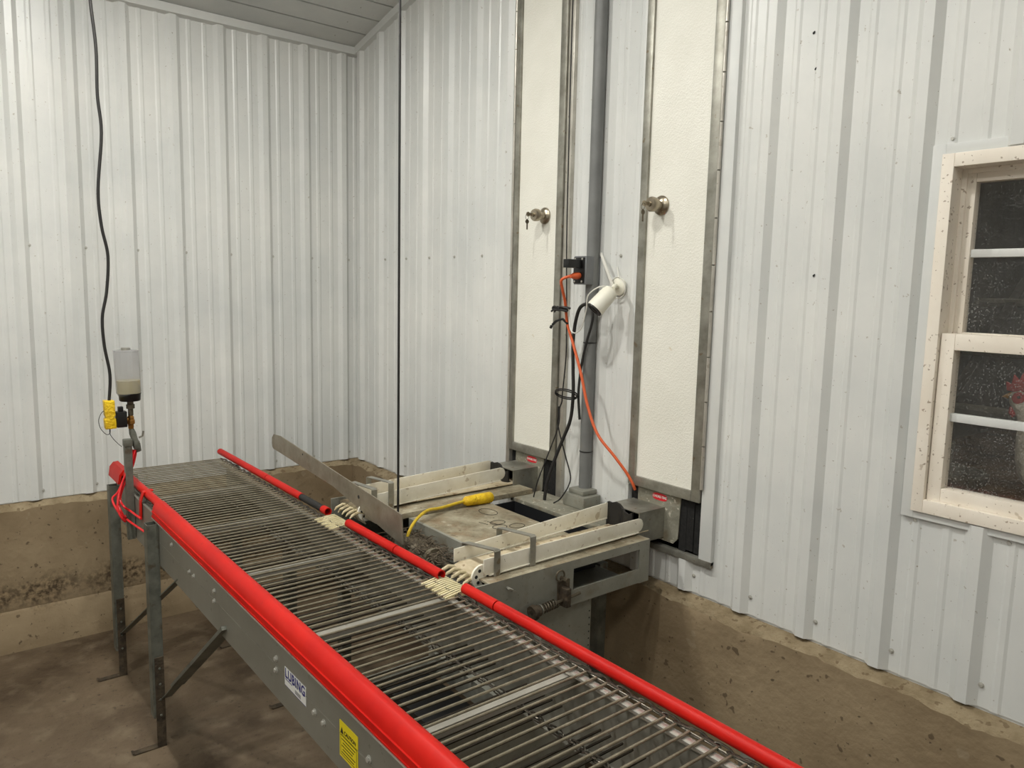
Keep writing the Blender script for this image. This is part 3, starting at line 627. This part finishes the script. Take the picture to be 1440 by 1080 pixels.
put('solenoid', MB().box(ox - .02, ox + .02, -1.490, -1.453, 1.180, 1.243).box(ox - .012, ox + .012, -1.482, -1.464, 1.243, 1.262), 'black_plastic', ol, bevel=.003)
put('valve_stem', MB().cyl((ox, -1.453, 1.208), (ox, -1.43, 1.208), .009, 10), 'brass', ol)
bt = put('bottle', MB().tube([(ox, oy + .002, 1.312), (ox, oy, 1.318), (ox, oy - .004, 1.478), (ox, oy - .004, 1.485)], [.040, .0455, .0465, .044], 28, caps=False).tube([(ox, oy, 1.314), (ox, oy - .004, 1.483)], .0435, 28, caps=False), 'bottle_plastic', ol)
put('oil', MB().lathe((ox, oy + .001, 1.314), (0, -.02, 1), [(0, .042), (.052, .0428)], 28), 'oil', bt)
put('bottle_lid', MB().lathe((ox, oy - .004, 1.481), (0, 0, 1), [(0, .0465), (.005, .0465), (.0052, .017), (.013, .016)], 28), 'bottle_plastic', bt)
put('lid_knob', MB().lathe((ox, oy - .006, 1.487), (0, 0, 1), [(0, .017), (.009, .016), (.0095, .003)], 14), 'galvanised', bt)
put('bottle_base', MB().lathe((ox, oy + .003, 1.315), (0, 0, -1), [(0, .043), (.006, .0405), (.028, .039), (.032, .036), (.033, .013)], 28), 'black_plastic', ol)
hoses = [[(-1.431, 1.082), (-1.438, 1.031), (-1.455, .989), (-1.483, .934), (-1.496, .878), (-1.487, .832), (-1.470, .803)],
         [(-1.420, 1.080), (-1.436, 1.016), (-1.476, .928), (-1.486, .880), (-1.478, .857), (-1.456, .836)],
         [(-1.439, 1.085), (-1.458, 1.004), (-1.492, .921), (-1.516, .890), (-1.503, .845), (-1.480, .816)],
         [(-1.425, 1.082), (-1.447, 1.02), (-1.480, .95), (-1.505, .86), (-1.480, .80)]]
ends = [(1.10, -1.444, .80), (1.0, -1.446, .835), (.80, -1.46, .80), (.70, -1.46, .80)]
for j, (h, e) in enumerate(zip(hoses, ends)):
    pts = [(ox + .004 * j - .006 + (.0 if i < len(h) - 2 else .03), a, b) for i, (a, b) in enumerate(h)] + [e]
    put('hose', MB().tube(smoothpath(pts, 6), .0044, 8), 'red_hose', ol)
# yellow connector at the end of the hanging cord
yc = thing('yellow_connector', (.845, -1.512, 1.175), 'yellow power connector beside the oiler bottle', 'connector')
put('shell', MB().prism([(-1.530, 1.176), (-1.532, 1.215), (-1.526, 1.222), (-1.530, 1.230), (-1.532, 1.290), (-1.494, 1.289), (-1.493, 1.230), (-1.497, 1.222), (-1.492, 1.215), (-1.491, 1.177)], 'x', .828, .864), 'yellow_plug', yc, bevel=.003)
put('wire_loop', MB().tube(smoothpath([(.846, a, b) for a, b in [(-1.512, 1.178), (-1.513, 1.158), (-1.526, 1.154), (-1.545, 1.179), (-1.551, 1.211), (-1.542, 1.238), (-1.531, 1.249)]]), .0014, 6), 'black_plastic', yc)
put('wire', MB().tube(smoothpath([(.846, a, b) for a, b in [(-1.513, 1.178), (-1.513, 1.155), (-1.501, 1.132), (-1.484, 1.11), (-1.473, 1.099)]]), .0014, 6), 'black_plastic', yc)
cd = [(-1.53, 3.285), (-1.524, 3.0), (-1.515, 2.786), (-1.503, 2.62), (-1.505, 2.451), (-1.497, 2.313), (-1.517, 2.1), (-1.511, 1.968), (-1.493, 1.853), (-1.503, 1.716), (-1.522, 1.614), (-1.519, 1.504), (-1.504, 1.391), (-1.511, 1.289)]
o = put('power_cord', MB().tube(smoothpath([(.846, a, b) for a, b in cd], 6), .0058, 10), 'black_rubber', loc=(.846, -1.512, 1.29)); tag(o, 'thick black cord hanging from the ceiling to the yellow connector', 'cord')
o = put('hanging_cable', MB().tube([(1.822, -.770, ceil_z(1.822)), (1.822, -.770, 2.2), (1.822, -.770, .905), (1.822, -.770, .84)], .0044, 8), 'black_rubber', loc=(1.822, -.77, .84)); tag(o, 'straight thin black cable hanging from the ceiling into the table opening', 'cable')

# ------------------------------------------------------------------ egg table between conveyor and wall
tb = thing('egg_table', (2.0, -.5, 0), 'dirty grey sheet-metal egg collecting table with two belt lanes', 'machine')
XR = 2.473
side = MB().prism([(-.903, .914), (-.880, .84), (-.838, .80), (-.70, .767), (-.51, .767), (-.51, .914)], 'x', XR - .006, XR)
side.box(XR - .006, XR, -.51, -.15, .886, .914).box(XR - .006, XR, -.51, -.20, .767, .816).box(XR - .006, XR, -.20, -.15, .765, .886)
put('side_panel', side, 'machine_grey', tb, smooth=False)
put('side_panel', MB().box(1.500, 1.506, -.88, -.13, .77, .945), 'machine_grey', tb, smooth=False)
put('lane_bed', MB().box(2.285, XR - .0005, -.845, -.150, .908, .9145), 'rust_plate', tb, bevel=.001)
put('lane_bed', MB().box(1.506, 1.800, -.845, -.115, .915, .935), 'rust_plate', tb, bevel=.001)
put('inner_lip', MB().box(2.279, 2.285, -.70, -.05, .86, .9145), 'machine_grey', tb, smooth=False)
tp = put('top_plate', MB().box(1.800, 2.279, -.700, -.345, .905, .915), 'rust_plate', tb, bevel=.001)
put('plate_edge', MB().box(1.800, 2.279, -.712, -.700, .83, .915), 'machine_grey', tb, smooth=False)
put('rear_ledge', MB().box(1.780, 2.279, -.215, -.058, .900, .915), 'galvanised_dirty', tb, bevel=.001)
put('rear_box', MB().box(1.80, 2.279, -.345, -.215, .73, .74).box(1.80, 1.806, -.345, -.215, .74, .90).box(1.806, 2.273, -.351, -.345, .74, .90).box(1.806, 2.273, -.215, -.209, .74, .90).box(2.273, 2.279, -.345, -.215, .74, .90), 'dark_inside', tb, smooth=False)
put('under_tray', MB().box(1.506, XR - .03, -.87, -.20, .764, .768), 'machine_grey', tb, smooth=False)
put('front_panel', MB().box(1.506, XR - .006, -.885, -.880, .74, .865), 'machine_grey', tb, smooth=False)
put('skirt_panel', MB().box(2.436, 2.442, -.86, -.395, .0, .77), 'machine_grey', tb, smooth=False)
hm = MB()
for z in [.30 + .024 * i for i in range(18)]: hm.lathe((2.442, -.402, z), (1, 0, 0), [(0, .003), (.0005, .003)], 6)
put('perforations', hm, 'dark_gap', tb)
for xx, yy in ((1.53, -.84), (1.53, -.16), (2.25, -.16)): put('leg', MB().box(xx - .02, xx + .02, yy - .02, yy + .02, 0, .766), 'leg_steel', tb, bevel=.002)
put('black_bar', MB().box(1.70, 2.44, -.905, -.882, .885, .906), 'black_rubber', tb, bevel=.003)
# scrawled marks on the top plate
def mark(pts, closed=False): put('scrawl', MB().tube(pts, .0016, 5, closed), 'mark_black', tp)
def oval(cx, cy, rx, ry, k=16): return [(cx + rx * math.cos(2 * PI * i / k), cy + ry * math.sin(2 * PI * i / k), .9152) for i in range(k)]
mark(oval(1.905, -.425, .045, .03), True); mark(oval(2.075, -.50, .022, .028), True); mark(oval(2.030, -.475, .022, .03), True); mark(oval(2.10, -.44, .024, .03), True)
mark([(1.99, -.53, .9152), (2.03, -.52, .9152), (2.0, -.50, .9152), (2.05, -.49, .9152)])
# gearmotor and shaft in the front opening
gm = put('gearmotor', MB().lathe((1.88, -.79, .845), (1, 0, 0), [(0, .035), (.02, .052), (.12, .054), (.13, .046), (.17, .044), (.175, .030), (.19, .030)], 20).box(1.86, 1.97, -.76, -.715, .79, .88), 'dark_rod', tb, bevel=.002)
put('collar', MB().lathe((2.075, -.79, .862), (1, 0, 0), [(0, .033), (.012, .036), (.02, .036), (.0205, .024), (.003, .022)], 22), 'steel_rod', gm)
put('shaft', MB().cyl((2.03, -.79, .862), (2.27, -.79, .862), .014, 12), 'dark_rod', gm)
db = MB(); rnd = random.Random(11)
for i in range(420):
    cx, cy, cz = rnd.uniform(1.84, 2.16), rnd.uniform(-.83, -.73), rnd.uniform(.86, .895)
    a = rnd.uniform(0, 2 * PI); r = rnd.uniform(.01, .026); h = rnd.uniform(-.01, .018)
    db.tube([(cx, cy, cz), (cx + r * math.cos(a), cy + r * math.sin(a), cz + h), (cx + r * 1.6 * math.cos(a + .7), cy + r * 1.6 * math.sin(a + .7), cz + h * .3)], [.002, .0016, .0006], 4)
tag(put('dust_fluff', db, 'feather', tb), 'matted dark dust and feathers', kind='stuff')
# belt lanes: belt, side guards, hoops, wheel and fingers
def guard(x, pts_b, pts_t, th=.004):
    poly = pts_b + pts_t[::-1]
    return MB().prism(poly, 'x', x - th / 2, x + th / 2)
def rounded(ye, zc, r, k=7): return [(ye - r + r * math.cos(a) + 0, zc + r * math.sin(a)) for a in [-PI / 2 + PI * i / (k - 1) for i in range(k)]]
def lane(xa, xb, zb, yw, ga, gb):
    belt = MB().strap([(xa / 2 + xb / 2, -.10, zb + .006), (xa / 2 + xb / 2, -.82, zb + .006), (xa / 2 + xb / 2, -.845, zb - .001), (xa / 2 + xb / 2, -.855, zb - .02), (xa / 2 + xb / 2, -.84, zb - .045)], xb - xa - .012, .003, (1, 0, 0))
    put('egg_belt', belt, 'belt_fabric', tb, smooth=False)
    for j, (x, b, t) in enumerate((ga, gb)):
        g = put('lane_guard', guard(x, b, t), 'white_guard', tb, bevel=.0012)
        put('guard_foot', MB().strap([(x, b[0][0] + .02, b[0][1] - .001), (x, b[6][0], b[6][1] - .001)], .012, .003, (1, 0, 0)), 'white_guard', g, smooth=False)
    n = 5
    for i in range(n):
        x = xa + .012 + (xb - xa - .024) * i / (n - 1)
        put('finger', MB().tube([(x, -.845, zb - .004), (x, -.868, zb + .002), (x, -.892, zb - .006), (x, -.902, zb - .016)], [.006, .0065, .0055, .002], 8), 'dirty_cream', tb)
def gl(y0, y1, z0, z1, h0, h1):
    k = 6; b = [(y0 + (y1 - y0) * i / k, z0 + (z1 - z0) * i / k) for i in range(k + 1)]
    zc = z1 + h1 / 2
    b += [(y1 + h1 / 2 * math.cos(a), zc + h1 / 2 * math.sin(a)) for a in (-PI / 3, -PI / 6, 0, PI / 6, PI / 3)]
    t = [(y0 + (y1 - y0) * i / k, z0 + h0 + (z1 + h1 - z0 - h0) * i / k) for i in range(k + 1)]
    return b, t
bR, tR = gl(-.835, -.165, .922, .930, .050, .048); bI, tI = gl(-.838, -.17, .919, .945, .042, .056)
lane(2.283, 2.428, .915, -.84, (2.430, bR, tR), (2.280, bI, tI))
bL, tL = gl(-.80, -.225, .945, .972, .055, .052); bM, tM = gl(-.80, -.17, .940, .962, .055, .055)
lane(1.565, 1.716, .936, -.84, (1.718, bL, tL), (1.562, bM, tM))
def hoop(y, xa, za0, za1, xb, zb0, zb1, y2=None):
    y2 = y if y2 is None else y2
    put('hoop', MB().strap([(xa, y, za0), (xa, y, za1), (xa - .004, y, za1 + .003), (xb + .004, y2, zb1 + .003), (xb, y2, zb1), (xb, y2, zb0)], .022, .003, (0, 1, 0)), 'galvanised', tb, smooth=False)
hoop(-.652, 2.437, .916, 1.008, 2.268, .916, .990); hoop(-.79, 2.437, .905, .990, 2.268, .90, .968)
hoop(-.745, 1.727, .935, 1.035, 1.552, .936, 1.02); hoop(-.815, 1.727, .925, 1.02, 1.552, .93, 1.01)
wh = put('belt_wheel', MB().lathe((2.414, -.835, .918), (1, 0, 0), [(0, .034), (.004, .037), (.009, .036)], 26), 'camera_white', tb)
for a in range(6): put('wheel_hole', MB().lathe((2.4232, -.835 + .021 * math.cos(a), .918 + .021 * math.sin(a)), (1, 0, 0), [(0, .0055), (.0005, .0055)], 10), 'dark_gap', wh)
wh = put('belt_wheel', MB().lathe((1.700, -.835, .938), (1, 0, 0), [(0, .034), (.004, .037), (.009, .036)], 26), 'camera_white', tb)
for a in range(6): put('wheel_hole', MB().lathe((1.7092, -.835 + .021 * math.cos(a), .938 + .021 * math.sin(a)), (1, 0, 0), [(0, .0055), (.0005, .0055)], 10), 'dark_gap', wh)
# belt tensioner on the side panel
tn = put('tension_rod', MB().cyl((XR + .022, -.70, .795), (XR + .022, -.50, .812), .005, 8), 'dark_rod', tb)
sp = [(XR + .022 + .013 * math.cos(t), -.672 + .07 * t / (2 * PI * 7), .797 + .006 * t / (2 * PI * 7) + .013 * math.sin(t)) for t in [2 * PI * 7 * i / 84 for i in range(85)]]
put('spring', MB().tube(sp, .0024, 6), 'dark_rod', tn)
put('adjuster_nut', MB().lathe((XR + .022, -.70, .795), (0, 1, .085), [(0, .022), (.012, .024), (.016, .018), (.028, .018)], 10), 'rusty_dark', tn)
put('washer', MB().lathe((XR + .022, -.668, .798), (0, 1, .085), [(0, .017), (.004, .017)], 14), 'galvanised', tn)
put('rod_bracket', MB().box(XR, XR + .04, -.575, -.555, .785, .845).box(XR, XR + .006, -.58, -.53, .78, .86), 'rusty_dark', tn, bevel=.002)
put('wing_bolt', MB().cyl((XR, -.779, .888), (XR + .03, -.779, .888), .004, 8).strap([(XR + .026, -.795, .897), (XR + .026, -.765, .880)], .010, .004, (1, 0, 0)), 'galvanised', tb)
put('ring_bolt', MB().tube([(XR + .012, -.578 + .017 * math.cos(a), .882 + .017 * math.sin(a)) for a in [2 * PI * i / 16 for i in range(16)]], .003, 6, True).cyl((XR, -.562, .868), (XR + .03, -.562, .868), .008, 8), 'dark_rod', tb)
# yellow cord with its connector lying on the plate
yr = thing('yellow_cord_end', (1.80, -.40, .915), 'yellow cord with thick connector lying on the table plate', 'cord')
put('cord', MB().tube(smoothpath([(1.93, -.80, .87), (1.925, -.785, .91), (1.89, -.735, .935), (1.845, -.66, .945), (1.815, -.58, .935), (1.805, -.50, .938), (1.803, -.455, .940)]), .0058, 8), 'yellow_cord', yr)
put('connector', MB().lathe((1.803, -.468, .938), (0, 1, -.02), [(0, .010), (.012, .019), (.05, .021), (.055, .019), (.06, .0215), (.128, .0225), (.136, .017)], 14), 'yellow_plug', yr)

# ------------------------------------------------------------------ pipe, outlet box, camera and cables between the doors
pipe = thing('conduit', (2.038, -.05, .915), 'grey vertical conduit pipe running up between the two doors', 'conduit')
put('pipe', MB().cyl((2.038, -.046, .96), (2.038, -.046, 3.53), .0245, 18), 'pvc_grey', pipe)
put('base_box', MB().prism([(1.985, -.115), (1.985, -.020), (2.105, -.020), (2.105, -.115)], 'z', .9155, .965).prism([(2.0, -.10), (2.0, -.022), (2.085, -.022), (2.085, -.10)], 'z', .965, .985), 'machine_grey', pipe, bevel=.006)
for z in (1.13, 1.56): put('cable_tie', MB().lathe((2.038, -.046, z), (0, 0, 1), [(0, .0262), (.004, .0262)], 18), 'black_plastic', pipe)
bx = thing('outlet_box', (2.023, -.035, 1.785), 'grey outlet box with black receptacles on the conduit', 'outlet')
put('box', MB().box(1.990, 2.058, -.098, -.022, 1.785, 1.892), 'box_grey', bx, bevel=.002)
put('receptacle', MB().box(1.992, 2.050, -.103, -.098, 1.790, 1.887), 'black_plastic', bx, bevel=.002)
sc_ = MB()
for xx in (2.0, 2.04):
    for z in (1.796, 1.881): sc_.lathe((xx, -.103, z), (0, -1, 0), [(0, .004), (.0015, .004)], 8)
put('cover_screw', sc_, 'screw_steel', bx)
o = put('black_adapter', MB().box(2.008, 2.040, -.172, -.103, 1.846, 1.878), 'black_plastic', loc=(2.024, -.103, 1.86), bevel=.003); tag(o, 'small black adapter plugged into the top of the outlet box', 'plug')
oc = thing('orange_cord', (2.02, -.104, 1.815), 'orange extension cord drooping from the outlet box to the right door', 'cord')
put('plug', MB().lathe((2.024, -.103, 1.818), (0, -1, -.08), [(0, .013), (.012, .014), (.03, .012), (.034, .009), (.045, .007)], 12), 'orange_cord', oc)
pts = [(2.02, -.145, 1.815), (1.995, -.165, 1.800), (1.985, -.150, 1.765), (1.975, -.125, 1.716), (1.970, -.105, 1.633), (1.997, -.10, 1.565), (2.05, -.10, 1.446), (2.092, -.10, 1.327), (2.15, -.10, 1.226), (2.221, -.08, 1.152), (2.262, -.055, 1.095), (2.285, -.04, 1.052), (2.288, -.03, 1.03)]
put('cord', MB().tube(smoothpath(pts), .0056, 10), 'orange_cord', oc)
sg = thing('security_camera', (2.135, -.02, 1.775), 'white bullet camera on the wall between the two doors', 'camera')
put('mount', MB().lathe((2.150, -.012, 1.780), (0, -1, 0), [(0, .034), (.006, .034), (.012, .026), (.014, .010)], 22), 'camera_white', sg)
put('arm', MB().tube([(2.150, -.024, 1.780), (2.168, -.055, 1.782), (2.186, -.085, 1.770)], .009, 10), 'camera_white', sg)
ax = Vector((-.030, -.075, -.086)).normalized(); b0 = Vector((2.186, -.085, 1.768))
bd = put('body', MB().lathe(b0, ax, [(0, .012), (.006, .026), (.02, .031), (.092, .034), (.100, .033)], 26), 'camera_white', sg)
put('lens_ring', MB().lathe(b0 + ax * .0985, ax, [(0, .0325), (.006, .0315), (.0065, .024), (.003, .020)], 26), 'black_plastic', bd)
put('lens', MB().lathe(b0 + ax * .100, ax, [(0, .018), (.004, .014), (.006, .003)], 18), 'dark_inside', bd)
put('antenna', MB().strap([(2.064, -.03, 1.905), (2.146, -.04, 1.775)], .011, .005, (.85, 0, .5)), 'white_cable', sg, bevel=.001)
put('antenna', MB().tube([(2.135, -.012, 1.853), (2.160, -.02, 1.800)], [.002, .004], 8), 'white_cable', sg)
put('cable', MB().tube(smoothpath([(2.185, -.085, 1.776), (2.163, -.125, 1.778), (2.117, -.14, 1.746), (2.098, -.13, 1.693), (2.066, -.12, 1.624), (2.036, -.12, 1.601), (2.012, -.12, 1.605), (1.995, -.115, 1.625), (1.985, -.11, 1.66)]), .0024, 8), 'white_cable', sg)
put('cable_coil', MB().tube([(2.150 + .04 * math.cos(a), -.022 - .004 * math.sin(2 * a), 1.776 + .04 * math.sin(a)) for a in [2 * PI * i / 24 for i in range(24)]], .0022, 6, True), 'white_cable', sg)
o = put('thick_black_cable', MB().tube(smoothpath([(2.085, -.05, 1.705), (2.075, -.085, 1.714), (2.032, -.095, 1.700), (2.002, -.09, 1.648), (1.99, -.09, 1.565), (1.995, -.09, 1.454), (2.0, -.09, 1.361), (1.989, -.09, 1.255), (1.955, -.10, 1.163), (1.930, -.12, 1.071), (1.91, -.135, .98), (1.905, -.14, .917)]), .0068, 10), 'black_rubber', loc=(1.905, -.14, .917)); tag(o, 'thick black cable looping over the conduit and down to the table ledge', 'cable')
o = put('conduit_cable', MB().tube(smoothpath([(2.072, -.075, 1.71), (2.083, -.08, 1.652), (2.056, -.08, 1.569), (2.033, -.08, 1.485), (2.021, -.08, 1.4), (2.020, -.08, 1.344), (2.028, -.077, 1.26)]), .0050, 8), 'black_rubber', loc=(2.028, -.077, 1.26)); tag(o, 'short black cable hugging the conduit below the camera', 'cable')
o = put('thin_dark_cable', MB().tube(smoothpath([(1.905, -.06, 3.5), (1.928, -.09, 2.84), (1.941, -.10, 2.322), (1.946, -.10, 1.948), (1.960, -.10, 1.646), (1.963, -.10, 1.507), (1.949, -.10, 1.356), (1.947, -.10, 1.321), (1.935, -.10, 1.291), (1.930, -.10, 1.218), (1.893, -.12, 1.095), (1.862, -.14, .99), (1.848, -.15, .917)]), .0026, 8), 'black_rubber', loc=(1.848, -.15, .917)); tag(o, 'thin dark cable running the full height beside the left door', 'cable')
o = put('short_dark_cable', MB().tube(smoothpath([(1.928, -.098, 1.30), (1.924, -.095, 1.26), (1.919, -.09, 1.216), (1.966, -.09, 1.107), (2.000, -.09, 1.03), (2.012, -.11, .995), (2.005, -.125, .965), (1.983, -.13, .935), (1.960, -.14, .917)]), .0028, 8), 'black_rubber', loc=(1.96, -.14, .917)); tag(o, 'short dark cable bending round the foot of the conduit', 'cable')
o = put('cable_ring', MB().tube([(1.977 + .056 * math.cos(a), -.105 - .03 * math.sin(a), 1.359 + .02 * math.sin(a) + .007 * math.cos(a)) for a in [2 * PI * i / 28 for i in range(28)]], .0030, 8, True).tube([(1.977 + .054 * math.cos(a), -.107 - .03 * math.sin(a), 1.353 + .02 * math.sin(a) + .007 * math.cos(a)) for a in [2 * PI * i / 28 for i in range(28)]], .0026, 8, True), 'black_rubber', loc=(1.977, -.105, 1.355)); tag(o, 'coiled ring of black cable around the hanging cables', 'cable')
bu = MB(); rnd = random.Random(4)
for i in range(7):
    dz = rnd.uniform(-.008, .008); dy = rnd.uniform(-.012, .012)
    bu.tube(smoothpath([(1.905 + rnd.uniform(0, .015), -.125 + dy, 1.684 + dz), (1.935, -.135 + dy, 1.692 + dz), (1.95, -.128 + dy * .4, 1.686 + dz * .4), (1.97, -.133 + dy, 1.692 + dz), (2.000 - rnd.uniform(0, .012), -.125 + dy, 1.687 + dz)], 4), .0040, 6)
o = put('cable_bundle', bu, 'black_rubber', loc=(1.95, -.13, 1.686)); tag(o, 'small tied bundle of black cable beside the left door frame', 'cable')
o = put('cable_clip', MB().strap([(1.900, -.12, 1.625), (1.915, -.115, 1.640), (1.95, -.112, 1.650), (1.975, -.108, 1.632)], .008, .008, (0, 1, 0)).lathe((1.898, -.122, 1.622), (-.5, 0, -.8), [(0, .006), (.012, .006)], 8), 'black_plastic', loc=(1.95, -.11, 1.64), bevel=.001); tag(o, 'little black plug hanging where the orange cord turns', 'plug')
# flies on the wall panel right of the doors
for x, z, lb in ((2.871, 2.515, 'dark fly high on the white wall, topmost of three'), (2.885, 2.412, 'dark fly on the white wall just below another fly'), (2.925, 1.817, 'dark fly on the white wall at the height of the window glass')):
    o = put('fly', MB().lathe((x, -.0058, z), (.5, 0, .8), [(0, .0005), (.002, .0028), (.005, .003), (.009, .0015), (.010, .0003)], 8), 'black_plastic', loc=(x, -.006, z)); tag(o, lb, 'fly')
